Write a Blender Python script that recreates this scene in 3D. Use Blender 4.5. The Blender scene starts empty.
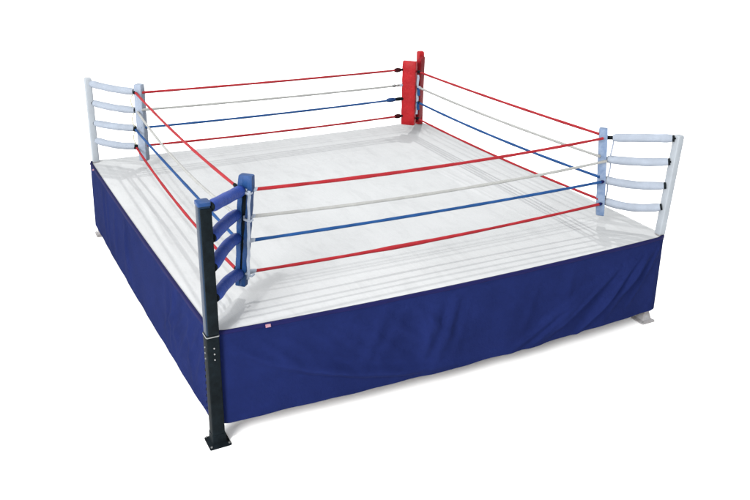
import bpy, bmesh, math, random
from mathutils import Vector, Matrix
random.seed(7)
PI = math.pi
S = bpy.context.scene
C = S.collection

# ------------------------------------------------------------------ camera
cam_d = bpy.data.cameras.new('camera'); cam = bpy.data.objects.new('camera', cam_d); C.objects.link(cam)
cam.location = (-1.9278, -6.8184, 5.2173)
cam.rotation_euler = (1.236426, -0.0221716, -0.4821690)
cam_d.sensor_width = 36; cam_d.lens = 808.89 * 36 / 750
cam_d.shift_x = 0.00653; cam_d.shift_y = -0.0867
cam_d.clip_end = 2000
S.camera = cam

# ------------------------------------------------------------------ world: soft white surroundings, brighter to the left
w = bpy.data.worlds.new('World'); S.world = w; w.use_nodes = True
nt = w.node_tree; nt.nodes.clear()
out = nt.nodes.new('ShaderNodeOutputWorld'); bg = nt.nodes.new('ShaderNodeBackground')
tc = nt.nodes.new('ShaderNodeTexCoord'); dp = nt.nodes.new('ShaderNodeVectorMath'); dp.operation = 'DOT_PRODUCT'
dp.inputs[1].default_value = (-0.75, 0.35, 0.55)
mr = nt.nodes.new('ShaderNodeMapRange')
mr.inputs['From Min'].default_value = -1; mr.inputs['From Max'].default_value = 1
mr.inputs['To Min'].default_value = 0.80; mr.inputs['To Max'].default_value = 1.80
bg.inputs['Color'].default_value = (0.97, 0.985, 1.0, 1)
nt.links.new(tc.outputs['Generated'], dp.inputs[0]); nt.links.new(dp.outputs['Value'], mr.inputs['Value'])
nt.links.new(mr.outputs['Result'], bg.inputs['Strength']); nt.links.new(bg.outputs['Background'], out.inputs['Surface'])

# ------------------------------------------------------------------ lamps (hall floodlights high above the ring)
def lamp(name, direction, dist, size, power, col):
    d = bpy.data.lights.new(name, 'AREA'); d.shape = 'DISK'; d.size = size; d.energy = power; d.color = col
    o = bpy.data.objects.new(name, d); C.objects.link(o)
    v = Vector(direction).normalized()
    o.location = Vector((3, 3, 1.2)) + v * dist
    o.rotation_euler = v.to_track_quat('Z', 'Y').to_euler()
lamp('floodlight', (0.27, 0.36, 1.0), 40, 0.95, 10200, (1.0, 0.985, 0.96))
lamp('floodlight', (-0.42, -0.34, 1.0), 40, 1.1, 5600, (1.0, 0.985, 0.96))

# added wide fill lamp, left behind the camera, lightens floor by the front hem
lamp('fill_lamp', (-1.08, -0.80, 0.58), 26, 12, 10800, (1.0, 0.99, 0.98))

S.view_settings.view_transform = 'Standard'; S.view_settings.look = 'None'
S.view_settings.exposure = 0; S.view_settings.gamma = 1
S.render.engine = 'CYCLES'
S.render.resolution_x = 1024; S.render.resolution_y = 683

# ------------------------------------------------------------------ materials
def mat(name, col, rough=0.7, spec=0.1, metal=0.0, var=0.12, scale=9.0, bump=0.0, bscale=60.0, col2=None, sheen=0.0):
    m = bpy.data.materials.new(name); m.use_nodes = True
    n = m.node_tree.nodes; l = m.node_tree.links
    b = n['Principled BSDF']
    b.inputs['Roughness'].default_value = rough; b.inputs['Specular IOR Level'].default_value = spec
    b.inputs['Metallic'].default_value = metal
    t = n.new('ShaderNodeTexCoord'); nz = n.new('ShaderNodeTexNoise')
    nz.inputs['Scale'].default_value = scale; nz.inputs['Detail'].default_value = 6; nz.inputs['Roughness'].default_value = 0.62
    l.new(t.outputs['Object'], nz.inputs['Vector'])
    r = n.new('ShaderNodeMapRange'); r.inputs['From Min'].default_value = 0.3; r.inputs['From Max'].default_value = 0.7
    l.new(nz.outputs['Fac'], r.inputs['Value'])
    mx = n.new('ShaderNodeMix'); mx.data_type = 'RGBA'
    c2 = col2 or tuple(c * (1 - var) for c in col)
    c1 = col if col2 else tuple(min(1, c * (1 + var)) for c in col)
    mx.inputs[6].default_value = (*c1, 1); mx.inputs[7].default_value = (*c2, 1)
    l.new(r.outputs['Result'], mx.inputs[0]); l.new(mx.outputs[2], b.inputs['Base Color'])
    if bump:
        n2 = n.new('ShaderNodeTexNoise'); n2.inputs['Scale'].default_value = bscale; n2.inputs['Detail'].default_value = 3
        l.new(t.outputs['Object'], n2.inputs['Vector'])
        bp = n.new('ShaderNodeBump'); bp.inputs['Strength'].default_value = bump; bp.inputs['Distance'].default_value = 0.01
        l.new(n2.outputs['Fac'], bp.inputs['Height']); l.new(bp.outputs['Normal'], b.inputs['Normal'])
    return m

M = {}
M['floor'] = mat('white_floor', (0.93, 0.93, 0.93), 0.9, 0.0, var=0.004, scale=0.5)
M['skirt'] = mat('blue_cloth', (0.0122, 0.0205, 0.096), 0.85, 0.03, var=0.13, scale=2.2, bump=0.45, bscale=28)
M['hem'] = mat('navy_binding', (0.004, 0.0045, 0.036), 0.7, 0.08, var=0.1, scale=6)
M['blue_pad'] = mat('blue_vinyl', (0.0105, 0.029, 0.15), 0.5, 0.12, var=0.16, scale=7, bump=0.8, bscale=18)
M['blue_board'] = mat('mid_blue_vinyl', (0.0058, 0.027, 0.09), 0.5, 0.14, var=0.22, scale=8, bump=0.7, bscale=16)
M['white_pad'] = mat('pale_vinyl', (0.168, 0.19, 0.224), 0.55, 0.12, var=0.09, scale=7, bump=0.7, bscale=16)  # white vinyl with the bluish cast of shade mixed into its colour
M['white_paint'] = mat('pale_painted_steel', (0.195, 0.213, 0.232), 0.5, 0.15, var=0.07, scale=5, bump=0.08, bscale=40)  # white paint, bluish tint of shade included in the base colour
M['worn_paint'] = mat('worn_grey_paint', (0.22, 0.225, 0.235), 0.55, 0.15, col2=(0.15, 0.135, 0.13), scale=14, bump=0.2)
M['red_pad'] = mat('red_vinyl', (0.215, 0.0065, 0.009), 0.5, 0.12, var=0.16, scale=7, bump=0.7, bscale=16)
M['black'] = mat('black_steel', (0.0026, 0.0045, 0.0058), 0.6, 0.04, var=0.5, scale=9, bump=0.15, bscale=35)
M['shaded_red'] = mat('shaded_red_vinyl', (0.125, 0.005, 0.008), 0.7, 0.02, var=0.4, scale=10)  # red vinyl darkened, shade of the red corner put into the colour
M['maroon'] = mat('dark_maroon_tape', (0.018, 0.003, 0.004), 0.7, 0.03, var=0.4, scale=12)
M['teal'] = mat('teal_painted_steel', (0.002, 0.011, 0.027), 0.45, 0.15, var=0.3, scale=6, bump=0.08)
M['rope_red'] = mat('red_rope_cover', (0.18, 0.01, 0.014), 0.6, 0.08, var=0.15, scale=5, bump=0.3, bscale=60)
M['rope_white'] = mat('white_rope_cover', (0.2, 0.203, 0.197), 0.7, 0.08, var=0.12, scale=5, bump=0.3, bscale=60)
M['rope_blue'] = mat('blue_rope_cover', (0.007, 0.036, 0.115), 0.6, 0.08, var=0.18, scale=5, bump=0.3, bscale=60)
M['strap'] = mat('white_webbing', (0.2, 0.225, 0.27), 0.8, 0.05, var=0.12, scale=18)
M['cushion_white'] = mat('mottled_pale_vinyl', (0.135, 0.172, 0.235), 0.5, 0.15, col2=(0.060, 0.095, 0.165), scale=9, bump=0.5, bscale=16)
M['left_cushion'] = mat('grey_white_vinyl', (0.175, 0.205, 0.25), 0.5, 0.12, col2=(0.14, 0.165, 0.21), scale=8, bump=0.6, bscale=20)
M['cream'] = mat('cream_cord', (0.29, 0.285, 0.21), 0.8, 0.05, var=0.12, scale=18)
M['steel'] = mat('galvanised_steel', (0.15, 0.155, 0.155), 0.35, 0.4, metal=0.5, var=0.15, scale=20)
M['wood'] = mat('plywood', (0.30, 0.21, 0.12), 0.7, 0.1, var=0.2, scale=4)
M['tag'] = mat('woven_tag', (0.22, 0.18, 0.21), 0.8, 0.05, col2=(0.20, 0.05, 0.07), scale=40)

# canvas: worn white cloth, creases and scuffs
def canvas_mat():
    m = bpy.data.materials.new('white_canvas'); m.use_nodes = True
    n = m.node_tree.nodes; l = m.node_tree.links; b = n['Principled BSDF']
    b.inputs['Roughness'].default_value = 0.85; b.inputs['Specular IOR Level'].default_value = 0.03
    t = n.new('ShaderNodeTexCoord')
    def noise(scale, detail, vec_scale=(1, 1, 1), rough=0.6, dist=0.0):
        mp = n.new('ShaderNodeMapping'); mp.inputs['Scale'].default_value = vec_scale
        l.new(t.outputs['Object'], mp.inputs['Vector'])
        z = n.new('ShaderNodeTexNoise'); z.inputs['Scale'].default_value = scale; z.inputs['Detail'].default_value = detail
        z.inputs['Roughness'].default_value = rough; z.inputs['Distortion'].default_value = dist
        l.new(mp.outputs['Vector'], z.inputs['Vector']); return z.outputs['Fac']
    def ramp(src, a, b_, lo, hi):
        r = n.new('ShaderNodeMapRange'); r.inputs['From Min'].default_value = a; r.inputs['From Max'].default_value = b_
        r.inputs['To Min'].default_value = lo; r.inputs['To Max'].default_value = hi; l.new(src, r.inputs['Value']); return r.outputs['Result']
    def mul(a, b_):
        x = n.new('ShaderNodeMath'); x.operation = 'MULTIPLY'; l.new(a, x.inputs[0]); l.new(b_, x.inputs[1]); return x.outputs[0]
    big = ramp(noise(0.55, 5), 0.36, 0.64, 1.0, 0.925)
    scuff = ramp(noise(5, 8, (1, 0.35, 1), 0.7, 0.6), 0.49, 0.76, 1.0, 0.89)
    fine = ramp(noise(38, 4), 0.35, 0.75, 1.0, 0.965)
    v = mul(mul(big, scuff), fine)
    mx = n.new('ShaderNodeMix'); mx.data_type = 'RGBA'
    mx.inputs[6].default_value = (0.0, 0.0, 0.0, 1); mx.inputs[7].default_value = (0.308, 0.315, 0.320, 1)
    l.new(v, mx.inputs[0])
    l.new(mx.outputs[2], b.inputs['Base Color'])
    bp = n.new('ShaderNodeBump'); bp.inputs['Strength'].default_value = 0.3; bp.inputs['Distance'].default_value = 0.018
    ad = n.new('ShaderNodeMath'); ad.operation = 'ADD'
    l.new(noise(3.0, 6, (1, 1, 1), 0.6, 1.2), ad.inputs[0]); l.new(noise(1.3, 5, (7, 0.8, 1), 0.55, 0.3), ad.inputs[1])
    l.new(ad.outputs[0], bp.inputs['Height']); l.new(bp.outputs['Normal'], b.inputs['Normal'])
    return m
M['canvas'] = canvas_mat()

# ------------------------------------------------------------------ mesh helpers
def obj(name, bm, m, parent=None, label=None, smooth=True):
    me = bpy.data.meshes.new(name)
    bmesh.ops.recalc_face_normals(bm, faces=bm.faces[:])
    bm.to_mesh(me); bm.free()
    for mm in (m if isinstance(m, (list, tuple)) else [m]): me.materials.append(mm)
    if smooth:
        for p in me.polygons: p.use_smooth = True
    o = bpy.data.objects.new(name, me); C.objects.link(o)
    if smooth and hasattr(me, 'set_sharp_from_angle'): me.set_sharp_from_angle(angle=math.radians(38))
    if parent: o.parent = parent
    if label: o['label'] = label
    return o

def loft(bm, rings, cap=True, mi=0):
    vs = [[bm.verts.new(p) for p in r] for r in rings]
    n = len(vs[0])
    for a, b in zip(vs, vs[1:]):
        for i in range(n):
            f = bm.faces.new((a[i], a[(i + 1) % n], b[(i + 1) % n], b[i])); f.material_index = mi
    if cap:
        f = bm.faces.new(list(reversed(vs[0]))); f.material_index = mi
        f = bm.faces.new(vs[-1]); f.material_index = mi

def tube(bm, pts, rad, n=12, cap=True, mi=0):
    pts = [Vector(p) for p in pts]; rings = []
    for i, p in enumerate(pts):
        d = (pts[min(i + 1, len(pts) - 1)] - pts[max(i - 1, 0)]).normalized()
        up = Vector((0, 0, 1)) if abs(d.z) < 0.95 else Vector((1, 0, 0))
        s = d.cross(up).normalized(); u = s.cross(d).normalized()
        r = rad(i / (len(pts) - 1)) if callable(rad) else rad
        rings.append([p + s * (r * math.cos(2 * PI * k / n)) + u * (r * math.sin(2 * PI * k / n)) for k in range(n)])
    loft(bm, rings, cap, mi)

def rbox_ring(c, ax, ay, hx, hy, r, seg=3):
    """rounded rectangle outline about c in the plane of ax, ay"""
    out_ = []
    for (sx, sy, a0) in ((1, 1, 0), (-1, 1, 90), (-1, -1, 180), (1, -1, 270)):
        for k in range(seg + 1):
            a = math.radians(a0 + 90 * k / seg)
            out_.append(c + ax * (sx * (hx - r) + r * math.cos(a)) + ay * (sy * (hy - r) + r * math.sin(a)))
    return out_

def box(bm, c, ax, ay, az, hx, hy, hz, r=0.006):
    c = Vector(c); ax = Vector(ax); ay = Vector(ay); az = Vector(az)
    r = min(r, hx * .9, hy * .9, hz * .9)
    loft(bm, [rbox_ring(c + az * z, ax, ay, hx - i, hy - i, max(r - i, 0.0005)) for z, i in
              ((-hz, r * .7), (-hz + r * .7, 0), (hz - r * .7, 0), (hz, r * .7))])

X, Y, Z = Vector((1, 0, 0)), Vector((0, 1, 0)), Vector((0, 0, 1))

# ------------------------------------------------------------------ ground
bm = bmesh.new()
bmesh.ops.create_grid(bm, x_segments=8, y_segments=8, size=600)
fl = obj('floor', bm, M['floor'], smooth=False); fl['kind'] = 'structure'

# ------------------------------------------------------------------ the ring
ring = bpy.data.objects.new('boxing_ring', None); C.objects.link(ring)
ring['label'] = 'raised square boxing ring with blue skirt, white canvas and red, white and blue ropes'
ring['category'] = 'boxing ring'
ring.location = (3, 3, 0)
bpy.context.view_layer.update()
def part(name, bm, m, parent=None, label=None, smooth=True):
    o = obj(name, bm, m, None, label, smooth)
    if parent is None:
        o.parent = ring; o.matrix_parent_inverse = Matrix.Translation((-3, -3, 0))
    else:
        o.parent = parent          # parts carry world-space meshes, so the parent's offset cancels
    return o

H = 1.245
P00, P10, P01, P11 = Vector((0.01, 0.0)), Vector((6.030, -0.075)), Vector((-0.105, 6.12)), Vector((6.08, 6.22))
def edge(u, v):
    p = P00.lerp(P10, u).lerp(P01.lerp(P11, u), v)
    bu = max(0.0, math.sin(PI * u)) ** 0.8; bv = max(0.0, math.sin(PI * v)) ** 0.8
    x = p.x - 0.025 * bv * (1 - u) ** 2 + 0.05 * bv * u ** 2
    y = p.y - 0.095 * bu * (1 - v) ** 2 - 0.08 * bu * v ** 2
    # round the corners off
    for cu, cv in ((0, 0), (1, 0), (0, 1), (1, 1)):
        du, dv = abs(u - cu), abs(v - cv)
        rr = 0.022
        if du < rr and dv < rr:
            a, b = 1 - du / rr, 1 - dv / rr
            k = (a * b) * 0.03
            x += k * (1 if cu == 0 else -1); y += k * (1 if cv == 0 else -1)
    return x, y

# canvas sheet
def seg_d(px, py, a, b):
    dx, dy = b[0] - a[0], b[1] - a[1]; L2 = dx * dx + dy * dy
    t = max(0, min(1, ((px - a[0]) * dx + (py - a[1]) * dy) / L2))
    return math.hypot(px - a[0] - t * dx, py - a[1] - t * dy), t
creases = []
for (cx, cy, sx, sy) in ((0, 0, 1, 1), (6, 0, -1, 1), (0, 6, 1, -1), (6, 6.1, -1, -1)):
    for k in range(9):
        a = math.radians(random.uniform(5, 85)); L = random.uniform(0.5, 1.5); r0 = random.uniform(0.1, 0.4)
        creases.append(((cx + sx * r0 * math.cos(a), cy + sy * r0 * math.sin(a)),
                        (cx + sx * L * math.cos(a + random.uniform(-.2, .2)), cy + sy * L * math.sin(a)), random.uniform(.018, .035), random.uniform(.002, .006)))
for k in range(14):     # long pull creases beside the right and left edges
    x0 = random.choice([random.uniform(4.6, 5.85), random.uniform(4.6, 5.85), random.uniform(0.15, 0.6)]); y0 = random.uniform(0.3, 2.8); L = random.uniform(1.2, 3.2)
    creases.append(((x0, y0), (x0 + random.uniform(-.12, .12), y0 + L), random.uniform(.015, .03), random.uniform(.002, .005)))
for k in range(12):
    y0 = random.choice([random.uniform(4.6, 5.9), random.uniform(0.1, 0.5)]); x0 = random.uniform(0.3, 3.0); L = random.uniform(1.2, 3.2)
    creases.append(((x0, y0), (x0 + L, y0 + random.uniform(-.12, .12)), random.uniform(.015, .03), random.uniform(.002, .004)))
N = 230
def cz(x, y):
    z = 0
    for a, b, wd, am in creases:
        if min(a[0], b[0]) - .12 < x < max(a[0], b[0]) + .12 and min(a[1], b[1]) - .12 < y < max(a[1], b[1]) + .12:
            d, t = seg_d(x, y, a, b)
            z += 1.9 * am * math.exp(-(d / wd) ** 2) * math.sin(PI * min(1, max(0, t * .96 + .02)))
    return z
bm = bmesh.new(); g = []
for j in range(N + 1):
    row = []
    for i in range(N + 1):
        u, v = i / N, j / N
        x, y = edge(u, v)
        m_ = min(u, v, 1 - u, 1 - v)
        row.append(bm.verts.new((x, y, H + cz(x, y) * min(1, m_ * 40) - 0.012 * math.exp(-m_ * 160) + 0.003)))
    g.append(row)
for j in range(N):
    for i in range(N): bm.faces.new((g[j][i], g[j][i + 1], g[j + 1][i + 1], g[j + 1][i]))
part('canvas', bm, M['canvas'], label='worn white canvas stretched over the ring floor')

# deck below the canvas, and its frame
bm = bmesh.new()
box(bm, (3, 3.04, H - 0.035), X, Y, Z, 2.90, 2.94, 0.02, 0.005)
deck = part('deck', bm, M['wood'])
for k in range(5):
    bm = bmesh.new(); box(bm, (0.4 + k * 1.3, 3.04, H - 0.117), X, Y, Z, 0.04, 2.85, 0.06, 0.004)
    part('beam', bm, M['worn_paint'], deck)
for y in (0.09, 5.95):
    bm = bmesh.new(); box(bm, (3, y, H - 0.247), X, Y, Z, 2.86, 0.03, 0.068, 0.004)
    part('rail', bm, M['worn_paint'], deck)

# skirts --------------------------------------------------------------
def ridge_field(rs, s, t):
    d_ = 0
    for a, b, wd, am in rs:
        d, tt = seg_d(s, t, a, b)
        d_ += am * math.exp(-(d / wd) ** 2) * (math.sin(PI * min(1, max(0, .08 + tt * .84))))
    return d_
def outline(side, q):
    if side == 'near': return edge(q, 0)
    if side == 'right': return edge(1, q)
    if side == 'far': return edge(1 - q, 1)
    return edge(0, 1 - q)
NRM = {'near': (0, -1), 'right': (1, 0), 'far': (0, 1), 'left': (-1, 0)}
LBL = {'near': 'blue cloth skirt panel along the long front right side', 'left': 'blue cloth skirt panel down the left side',
       'right': 'blue cloth skirt panel on the hidden right side', 'far': 'blue cloth skirt panel on the hidden back side'}
def skirt(side, q0, q1, ridges, hem_z):
    nx, ny = NRM[side]; nu, nv = 480, 90
    bm = bmesh.new(); g = []; top = []
    TOP = H + 0.002 if side in ('near', 'left') else H - 0.012
    for i in range(nu + 1):
        q = q0 + (q1 - q0) * i / nu
        x, y = outline(side, q); s = q * 6
        hz = hem_z(q)
        col = []
        for j in range(nv + 1):
            t = j / nv; z = TOP + (hz - TOP) * t
            d = 0.012 + 0.010 * t + 2.3 * ridge_field(ridges, s, (TOP - z)) * min(1, t * 7)
            fa_ = 1.0 if side != 'left' else 0.45
            d += fa_ * (0.006 * math.sin(s * 5.3 + 0.8 * math.sin(s * 2.1)) * t + 0.004 * math.sin(s * 12.7 + 1.5 * t) * t)
            col.append(bm.verts.new((x + nx * d, y + ny * d, z)))
        g.append(col)
    for i in range(nu):
        for j in range(nv): bm.faces.new((g[i][j], g[i][j + 1], g[i + 1][j + 1], g[i + 1][j]))
    bmesh.ops.solidify(bm, geom=bm.faces[:], thickness=-0.003)
    o = part('skirt', bm, M['skirt'], label=LBL[side])
    # the bound top edge, folded over the canvas rim
    bm = bmesh.new(); rr = []; bh = {'near': 0.024, 'left': 0.012}.get(side, 0.05)
    for i in range(0, nu + 1, 3):
        q = q0 + (q1 - q0) * i / nu; x, y = outline(side, q)
        wv = 0.004 * math.sin(q * 40)
        prof = ((-0.020, 0.006), (-0.004, 0.013), (0.012, 0.010), (0.021, -0.002), (0.022, -bh + wv), (0.016, -bh - 0.002 + wv), (0.0135, -0.006), (-0.01, 0.003))
        rr.append([Vector((x + nx * a, y + ny * a, H + 0.002 + b - (0.012 if side in ('far', 'right') else 0))) for a, b in prof])
    loft(bm, rr)
    part('binding', bm, M['hem' if side in ('near', 'left') else 'canvas'], o)
    return o

rs = []
for k in range(7):      # diagonal falls from the canvas edge
    s0 = 0.35 + 0.30 * k; z0 = random.uniform(.08, .25)
    rs.append(((s0, z0), (s0 + random.uniform(.45, .7), z0 + random.uniform(.5, .68)), random.uniform(.045, .075), random.uniform(.007, .012)))
for k in range(8):      # swags falling from the post end
    s0 = 0.15 + 0.16 * k + random.uniform(-.05, .05); z0 = 0.12 + 0.06 * k
    rs.append(((s0, z0 + .06), (s0 + .35, z0 + 0.30), .055, 0.008))
    rs.append(((s0 + .30, z0 + 0.27), (s0 + 1.0 + .1 * k, min(1.0, z0 + 0.55)), .065, 0.013))
for k in range(11):     # pulls towards the far right corner
    s1 = 5.9 - 0.12 * k; z1 = 0.10 + .028 * k
    rs.append(((s1, z1), (s1 - random.uniform(.5, .9) - .05 * k, min(1.05, z1 + random.uniform(.6, .9))), random.uniform(.03, .055), random.uniform(.014, .024)))
for k in range(12):
    s1 = random.uniform(1.6, 4.6); L = random.uniform(.1, .35)
    rs.append(((s1, random.uniform(.05, .25)), (s1 - L, random.uniform(.6, 1.0)), random.uniform(.05, .10), random.uniform(.006, .013)))
near_sk = skirt('near', 0.008, 1.0, rs, lambda q: 0.205 + 0.006 * math.sin(q * 9))
rs = []
for k in range(9):
    s1 = random.uniform(.4, 5.8); rs.append(((s1, .08), (s1 + random.uniform(-.3, .3), .95), random.uniform(.06, .12), random.uniform(.005, .010)))
for k in range(5):
    rs.append(((5.9 - .2 * k, .1), (5.5 - .3 * k, .8), .05, .010))
left_sk = skirt('left', 0.0, 0.974, rs, lambda q: 0.205)
rs = [((random.uniform(.3, 5.7), .08), (random.uniform(.3, 5.7), .95), .07, .008) for k in range(6)]
right_sk = skirt('right', 0.0, 1.0, [((s + .1, .1), (s, .95), .07, .012) for s in (.3, .9, 1.6, 2.2, 3.1, 3.8, 4.6, 5.4)], lambda q: 0.205)
far_sk = skirt('far', 0.0, 1.0, [((s, .1), (s + .1, .95), .07, .012) for s in (.4, 1.1, 1.6, 2.4, 3.0, 3.9, 4.7, 5.3)], lambda q: 0.205)
# woven tags sewn to the binding
def tagm(c, ax, n, parent):
    bm = bmesh.new(); ax = Vector(ax).normalized(); n = Vector(n).normalized()
    box(bm, c, ax, n, ax.cross(n), 0.027, 0.003, 0.016, 0.002)
    part('tag', bm, M['tag'], parent, 'small white and pink woven tag')
tx, ty = outline('near', 0.0915)
tagm((tx, ty - 0.027, 1.236), (1, -.05, 0), (0, -1, .5), near_sk)
tx, ty = outline('left', 0.075)
tagm((tx - 0.024, ty, 1.242), (0, 1, 0), (-.6, 0, 1), left_sk)
# stitches down the free end of the left panel
for k in range(12):
    bm = bmesh.new(); x, y = outline('left', 0.971)
    tube(bm, [(x - 0.030, y + 0.004, 1.14 - k * 0.075), (x - 0.030, y + 0.004, 1.11 - k * 0.075)], 0.004, 6)
    part('stitch', bm, M['black'], left_sk)

# ------------------------------------------------------------------ corners
DATA = {
 'left': dict(post=((-0.030, 6.049, 2.600), (-0.016, 6.041, 0.0)), pad=((0.613, 5.437, 2.573), (0.62, 5.434, 1.371)),
   tubes=[((-0.011, 6.038, 2.518), (0.536, 5.477, 2.457)), ((0.014, 6.026, 2.208), (0.534, 5.479, 2.168)), ((0.005, 6.03, 1.889), (0.515, 5.488, 1.883)), ((-0.001, 6.033, 1.606), (0.51, 5.491, 1.595))]),
 'near': dict(post=((-0.022, 0.004, 2.62), (0.015, -0.008, 0.0)), pad=((0.603, 0.562, 2.622), (0.526, 0.603, 1.392)),
   tubes=[((0.041, -0.021, 2.565), (0.554, 0.588, 2.455)), ((0.042, -0.022, 2.255), (0.502, 0.615, 2.194)), ((0.042, -0.022, 1.959), (0.495, 0.619, 1.928)), ((0.047, -0.025, 1.639), (0.511, 0.61, 1.524))]),
 'right': dict(post=((6.040, -0.021, 2.585), (5.940, 0.030, 0.0)), pad=((5.374, 0.602, 2.591), (5.455, 0.56, 1.419)),
   tubes=[((5.965, 0.019, 2.541), (5.472, 0.551, 2.466)), ((5.955, 0.024, 2.236), (5.464, 0.555, 2.18)), ((5.953, 0.025, 1.916), (5.464, 0.556, 1.899)), ((5.946, 0.029, 1.625), (5.494, 0.539, 1.603))]),
 'far': dict(post=((5.940, 6.064, 2.650), (5.98, 6.03, 0.0)), pad=((5.372, 5.484, 2.601), (5.385, 5.480, 1.440)),
   tubes=[((5.93, 6.00, 2.38), (5.46, 5.56, 2.40)), ((5.93, 6.00, 2.09), (5.46, 5.56, 2.10)), ((5.94, 6.00, 1.81), (5.47, 5.56, 1.83)), ((5.94, 6.00, 1.53), (5.47, 5.56, 1.56))]),
}
OUTW = {'left': Vector((-1, 1, 0)).normalized(), 'near': Vector((-1, -1, 0)).normalized(), 'right': Vector((1, -1, 0)).normalized(), 'far': Vector((1, 1, 0)).normalized()}
STY = {
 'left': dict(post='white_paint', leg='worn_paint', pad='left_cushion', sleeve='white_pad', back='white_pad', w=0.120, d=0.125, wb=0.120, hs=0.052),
 'near': dict(post='teal', leg='black', pad='blue_board', sleeve='blue_pad', back='black', w=0.160, d=0.090, wb=0.112, hs=0.058),
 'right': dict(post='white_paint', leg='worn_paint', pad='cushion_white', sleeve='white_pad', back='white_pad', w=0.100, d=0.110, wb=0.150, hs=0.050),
 'far': dict(post='red_pad', leg='worn_paint', pad='red_pad', sleeve='red_pad', back='shaded_red', w=0.250, d=0.110, wb=0.250, hs=0.055),
}
CLR = {'left': 'pale white', 'near': 'blue', 'right': 'pale white', 'far': 'red'}
WHERE = {'left': 'at the left corner', 'near': 'at the near corner', 'right': 'at the right corner', 'far': 'at the far corner'}
LEV = ('topmost', 'second from the top', 'third from the top', 'lowest')

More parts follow.
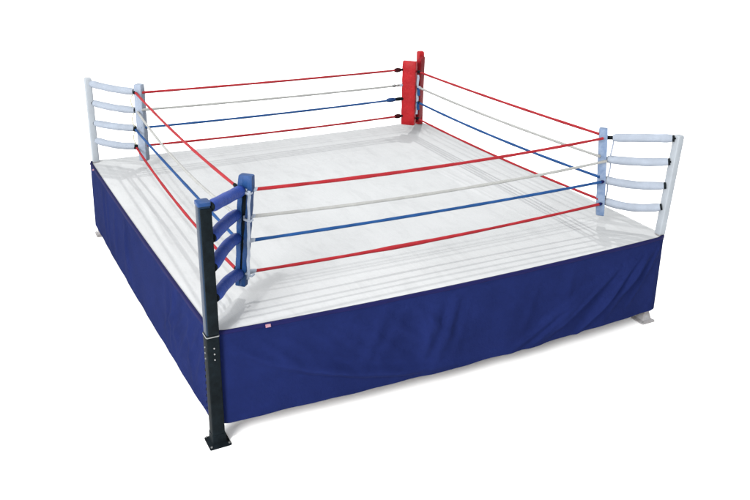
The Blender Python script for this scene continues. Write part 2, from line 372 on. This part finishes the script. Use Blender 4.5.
for k in ('left', 'near', 'right', 'far'):
    D = DATA[k]; T = STY[k]
    top, bot = Vector(D['post'][0]), Vector(D['post'][1])
    ax = (top - bot).normalized()
    at = lambda z: bot + (top - bot) * ((z - bot.z) / (top.z - bot.z))
    hs = T['hs']
    # upper post
    bm = bmesh.new()
    zs = [(1.262, 0), (top.z - 0.03, 0), (top.z - 0.01, 0.004), (top.z, 0.014)]
    loft(bm, [rbox_ring(at(z), X, Y, hs - i, hs - i, 0.014) for z, i in zs])
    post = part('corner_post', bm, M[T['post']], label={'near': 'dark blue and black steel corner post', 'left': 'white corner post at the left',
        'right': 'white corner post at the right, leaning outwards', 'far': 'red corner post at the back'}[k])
    # lower leg, a wider steel section
    bm = bmesh.new(); hl = hs + (0.006 if k == 'near' else -0.004)
    loft(bm, [rbox_ring(at(z), X, Y, h_, h_, 0.012) for z, h_ in ((0.10, hl), (1.250, hl), (1.262, hl - 0.004))])
    part('leg', bm, M[T['leg']], post)
    # flared foot
    bm = bmesh.new(); c0 = at(0.0); fr = 0.112
    loft(bm, [rbox_ring(Vector((c0.x, c0.y, z)), X, Y, h_, h_, r) for z, h_, r in ((0.001, fr, .012), (0.016, fr, .012), (0.019, fr - .006, .012), (0.035, fr - .038, .012), (0.125, hl + .006, .012), (0.130, hl + 0.001, .012))])
    part('foot_plate', bm, M['black' if k == 'near' else 'worn_paint'], post)
    for sx, sy in ((1, 1), (1, -1), (-1, 1), (-1, -1)):
        bm = bmesh.new(); p = Vector((c0.x + sx * .092, c0.y + sy * .092, 0))
        tube(bm, [p + Z * 0.018, p + Z * 0.030], 0.011, 6)
        part('bolt', bm, M['steel'], post)
    # steel band and bolts where post and leg join
    bm = bmesh.new(); zc = 1.243
    loft(bm, [rbox_ring(at(z), X, Y, h_, h_, 0.014) for z, h_ in ((zc - .006, hl), (zc - .005, hl + .003), (zc + .005, hl + .003), (zc + .006, hl))])
    part('band', bm, M['steel'], post)
    for j in range(3):
        for s in (-1, 1):
            if s < 0: p = at(1.12 - j * 0.063) + Vector((0.005, -hl, 0)); n = -Y
            else: p = at(1.12 - j * 0.063) + Vector((-hl, -0.005, 0)); n = -X
            bm = bmesh.new(); tube(bm, [p - n * .002, p + n * .008, p + n * .011], lambda t: 0.0085 if t < .9 else .005, 8)
            part('bolt', bm, M['steel'], post)
    if k == 'near':
        bm = bmesh.new()    # black pad strapped along the outer face
        loft(bm, [rbox_ring(at(z) + Vector((0.008, -hs - 0.009, 0)), X, Y, hs - .004 - i, 0.010 - i * .5, 0.006) for z, i in ((1.27, .004), (1.28, 0), (2.555, 0), (2.565, .004))])
        part('post_pad', bm, M['black'], post, 'black pad on the outer face of the near post')
        bm = bmesh.new()
        loft(bm, [rbox_ring(at(z), X, Y, h_, h_, 0.016) for z, h_ in ((2.585, hs + .002), (2.588, hs + .005), (2.620, hs + .005), (2.626, hs - .002))])
        part('cap', bm, M['blue_board'], post)
    # upright corner cushion: a channel open towards the post
    pt, pb = Vector(D['pad'][0]), Vector(D['pad'][1]); o_ = OUTW[k]; l_ = Vector((-o_.y, o_.x, 0))
    if l_.dot(Vector((.886, -.464, 0))) < 0: l_ = -l_
    wing = 0.05 if k in ('near',) else 0.045
    bm = bmesh.new(); rings = []
    nz = 22
    for j in range(nz + 1):
        f = j / nz; c = pb.lerp(pt, f); hw = (T['wb'] * (1 - f) + T['w'] * f) / 2; hd = T['d'] / 2
        sh = 0.010 if j in (0, nz) else (0.003 if j in (1, nz - 1) else 0)
        if j in (1,): c = pb.lerp(pt, 0.008)
        if j in (nz - 1,): c = pb.lerp(pt, 0.992)
        hw += 0.003 * math.sin(j * 1.7); hw -= sh; hd -= sh
        wg = min(wing, hw * .8) - sh * .5
        gd = 0.03 if 1 < j < nz - 2 else 0.0015
        prof = [(-hw, hd), (-hw + wg, hd), (-hw + wg, hd - gd), (hw - wg, hd - gd), (hw - wg, hd), (hw, hd),
                (hw, -hd + .02), (hw - .006, -hd + .006), (hw - .02, -hd), (-hw + .02, -hd), (-hw + .006, -hd + .006), (-hw, -hd + .02)]
        rings.append([c + l_ * a + o_ * b for a, b in prof])
    loft(bm, rings)
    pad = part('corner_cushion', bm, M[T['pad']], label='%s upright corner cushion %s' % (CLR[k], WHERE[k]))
    bm = bmesh.new()
    hw0 = T['wb'] / 2 - min(wing, T['wb'] * .4); hw1 = T['w'] / 2 - wing
    loft(bm, [rbox_ring(pb.lerp(pt, f) + o_ * (T['d'] / 2 - 0.022), l_, o_, max(.008, hw - .002), 0.006, 0.003) for f, hw in ((0.10, hw0), (0.86, hw1))])
    part('backing', bm, M[T['back']], pad)  # black on the near cushion: shade inside the channel put into colour
    # round sleeves over the turnbuckles, from post to cushion
    for n_, (a, b) in enumerate(D['tubes']):
        a, b = Vector(a), Vector(b); d = (b - a); L = d.length; d.normalize()
        fa, fb = {'near': (-0.01, 1.00), 'left': (0.02, 1.0), 'right': (-0.01, 0.965 if n_ == 0 else 1.01), 'far': (0.1, 0.97)}[k]
        sag = {'near': (0.0, -.02, -.045, -.04), 'left': (.02, .02, .015, .03), 'right': (0.0, .018, .03, .045), 'far': (0, 0, 0, 0)}[k][n_]
        if k == 'near':   # sleeve end stops on the post's ring-side face
            a = a + d * 0.02
        def pos(f): return a.lerp(b, f) - Z * sag * 4 * f * (1 - f)
        R_ = {'near': 0.060, 'left': 0.055, 'right': 0.054, 'far': 0.034}[k]
        bm = bmesh.new(); seg = 22
        rad = lambda t, R_=R_, n_=n_: R_ * (0.80 if t < .001 or t > .999 else (0.94 if t < .05 or t > .95 else 1.0)) * (1 + 0.025 * math.sin(t * 17 + n_ * 2))
        tube(bm, [pos(fa + (fb - fa) * i / seg) for i in range(seg + 1)], rad, 20)
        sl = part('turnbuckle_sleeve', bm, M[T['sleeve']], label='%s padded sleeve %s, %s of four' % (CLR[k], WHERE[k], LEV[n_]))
        bm = bmesh.new(); tube(bm, [pos(fa - 0.03), pos(fa + .01)], 0.044, 14)
        e1 = part('turnbuckle', bm, M['black'], sl)
        bm = bmesh.new(); tube(bm, [pos(fb - .01), pos(fb + (0.16 if k == 'right' and n_ == 0 else 0.06))], 0.026, 12)
        part('turnbuckle', bm, M['black'], sl)
        bm = bmesh.new(); tube(bm, [a - d * (0.02 if k == 'near' else 0.06), pos(fa + 0.04)], 0.014, 10)
        part('eye_bolt', bm, M['black'], sl)

# ------------------------------------------------------------------ ropes
ROPES = {
'near': [((0.644, 0.541, 2.463), (5.383, 0.598, 2.452), 0.051), ((0.619, 0.554, 2.17), (5.449, 0.563, 2.152), 0.064),
   ((0.613, 0.557, 1.903), (5.432, 0.572, 1.872), 0.027), ((0.614, 0.557, 1.551), (5.44, 0.568, 1.567), 0.048)],
'back': [((0.713, 5.385, 2.452), (5.27, 5.537, 2.445), 0.013), ((0.737, 5.372, 2.189), (5.262, 5.541, 2.165), 0.018),
   ((0.693, 5.395, 1.904), (5.286, 5.528, 1.919), 0.022), ((0.676, 5.404, 1.615), (5.296, 5.523, 1.604), 0.027)],
'leftside': [((0.592, 5.448, 2.449), (0.502, 0.615, 2.497), 0.054), ((0.56, 5.465, 2.153), (0.529, 0.601, 2.162), 0.137),
   ((0.542, 5.475, 1.868), (0.503, 0.615, 1.906), 0.018), ((0.537, 5.477, 1.58), (0.485, 0.624, 1.565), 0.098)],
'rightside': [((5.523, 5.405, 2.409), (5.32, 0.631, 2.517), 0.019), ((5.529, 5.40, 2.129), (5.303, 0.64, 2.236), 0.039),
   ((5.53, 5.40, 1.854), (5.343, 0.619, 1.952), 0.05), ((5.53, 5.40, 1.556), (5.362, 0.609, 1.649), 0.043)]}
RN = {'near': 'along the near side', 'back': 'along the back', 'leftside': 'down the left side', 'rightside': 'down the right side'}
RC = ('red', 'white', 'blue', 'red'); RL = ('top', 'second', 'third', 'bottom')
def fitting(rope, p, d, r, L, m, name='rope_end'):
    bm = bmesh.new(); p = Vector(p); n = 8
    tube(bm, [p + d * (L * i / n) for i in range(n + 1)], lambda t: r * (0.55 + 0.45 * math.sin(PI * min(1, .12 + t * .8))), 12)
    return part(name, bm, m, rope)
for side, L4 in ROPES.items():
    for n_, (a, b, sag) in enumerate(L4):
        a, b = Vector(a), Vector(b); d = (b - a).normalized(); NS = 60
        if side == 'rightside': b = b + d * (0.03, 0.09, 0.07, 0.07)[n_] + Vector((0.015, 0, 0)) * (n_ > 0)
        if side == 'near': b = b + Vector((-0.064, -0.064, 0.026)) * 1.25
        if side == 'back': a = a - d * (0.08, 0.13, 0.10, 0.08)[n_]
        if side == 'leftside' and n_ != 1: a = a - Vector((0.886, -0.464, 0)) * (0.045, 0, 0.03, 0.03)[n_]
        f0 = 0.0
        pts = [a.lerp(b, i / NS) - Z * sag * 4 * (i / NS) * (1 - i / NS) for i in range(NS + 1)]
        R0 = 0.0175 if side in ('near', 'leftside') else 0.0185
        def rad(t, n_=n_, side=side, R0=R0):
            r = R0 * (1 + 0.06 * math.sin(t * 31 + n_) + 0.04 * math.sin(t * 77))
            if side == 'near' and n_ == 3: r *= 1 + 0.42 * math.exp(-((t - .40) / .11) ** 2)
            if side == 'near' and n_ == 0: r *= 1 + 0.18 * math.exp(-((t - .30) / .2) ** 2)
            if side == 'rightside' and n_ == 3: r *= 0.92
            return r
        bm = bmesh.new(); tube(bm, pts, rad, 12)
        rp = part('rope', bm, M['rope_' + RC[n_]], label='%s rope %s, %s of four' % (RC[n_], RN[side], RL[n_]))
        if side == 'near':
            fitting(rp, a - d * 0.07, d, 0.026, 0.13, M['strap'])
            if n_ in (2, 3): fitting(rp, b - d * .03, d, 0.022, 0.06, M['hem'])
        if side == 'back':
            if n_ == 2:
                fitting(rp, b - d * 0.33, d, 0.042, 0.16, M['blue_board']); fitting(rp, b - d * 0.18, d, 0.034, 0.20, M['black'])
            elif n_ == 1:
                fitting(rp, b - d * 0.20, d, 0.030, 0.07, M['steel']); fitting(rp, b - d * 0.12, d, 0.026, 0.06, M['steel']); fitting(rp, b - d * .05, d, .03, .07, M['strap'])
            else:
                fitting(rp, b - d * 0.17, d, 0.042, 0.12, M['maroon']); fitting(rp, b - d * 0.07, d, 0.022, 0.09, M['black'])
        if side == 'leftside':
            fitting(rp, a + d * 0.0 - d * .05, d, 0.042 if n_ != 1 else .03, 0.10, M['black' if n_ != 1 else 'strap'])
            fitting(rp, b - d * .06, d, 0.022, 0.08, M['black'])
        if side == 'rightside':
            fitting(rp, a - d * 0.03, d, 0.030, 0.10, M['black' if n_ != 1 else 'strap'])

# lacing cords and straps that keep the four ropes apart at each corner
pads = {o['label'].split(' at the ')[-1].split()[0]: o for o in C.objects if o.name.startswith('corner_cushion')}
bm = bmesh.new()
r0, r1 = Vector((0.592, 0.482, 2.475)), Vector((0.560, 0.492, 1.50))
prev = []
for j in range(15):
    f = j / 14; c = r0.lerp(r1, f) + Vector((0.004 * math.sin(j * 2.1), 0, 0))
    hw = 0.0165 + 0.002 * math.sin(j * 1.3)
    prev.append(rbox_ring(c, Vector((.72, -.69, 0)), Vector((-.69, -.72, 0)), hw, 0.004, 0.003, 2))
loft(bm, prev); part('strap', bm, M['strap'], pads['near'], 'white webbing strap tied to the four ropes')
for z in (2.463, 2.17, 1.56):
    bm = bmesh.new(); c = Vector((0.592, 0.487, z - .02))
    tube(bm, [c + Vector((-.045, .045, 0.01)), c + Vector((0, -.012, -.004)), c + Vector((.035, .01, 0.004))], 0.014, 10)
    part('knot', bm, M['strap'], pads['near'])
bm = bmesh.new()
lz = [2.45, 2.155, 1.87, 1.585]
pts = []
for j in range(3):
    for i in range(8):
        f = i / 8; z = lz[j] + (lz[j + 1] - lz[j]) * f
        pts.append(Vector((0.535 - 0.05 * math.sin(PI * f), 5.475 + .025 * math.sin(PI * f), z)))
pts.append(Vector((0.535, 5.475, 1.585)))
tube(bm, pts, 0.009, 8); part('cord', bm, M['cream'], pads['left'])
bm = bmesh.new()
tube(bm, [Vector((5.500 + .012 * math.sin(i * 1.3), 0.537, 2.46 - i * .065)) for i in range(14)], 0.010, 8)
part('cord', bm, M['strap'], pads['right'])
# added panel joining red cushion to post, its shaded side painted dark red
bm = bmesh.new()
u_ = Vector((0.62, 0.78, 0)).normalized(); n_ = Vector((u_.y, -u_.x, 0))
rings = []
for z, e in ((1.44, .01), (1.45, 0), (2.40, 0), (2.54, 0), (2.58, .03)):
    rings.append(rbox_ring(Vector((5.775, 5.775, z)), u_, n_, 0.300 - e, 0.045 - max(0, e) * .5, 0.015))
loft(bm, rings); part('side_panel', bm, M['shaded_red'], pads['far'], 'added red panel between the red cushion and its post, painted dark as in shade')
# strap and blue ties on the red corner
bm = bmesh.new()
prev = [rbox_ring(Vector((5.505, 5.398, 2.36 - i * .06)) + X * .006 * math.sin(i * 1.9), Vector((.886, -.464, 0)), Vector((.464, .886, 0)), 0.018 + .006 * math.sin(i * 1.1), 0.006, 0.004, 2) for i in range(13)]
loft(bm, prev); part('strap', bm, M['strap'], pads['far'])
for z in (2.06, 1.80):
    bm = bmesh.new(); c = Vector((5.515, 5.375, z))
    tube(bm, [c + Z * .07 - X * .01, c + Z * .02, c - Z * .03, c - Z * .07 + X * .01], 0.026, 10); part('knot', bm, M['rope_blue'], pads['far'])

# children that hang under a part: their meshes are in world coordinates, so no offset is needed beyond the ring's
for o in C.objects:
    if o.type == 'MESH' and o.parent is not None and o.parent is not ring:
        o.matrix_parent_inverse = Matrix.Identity(4)
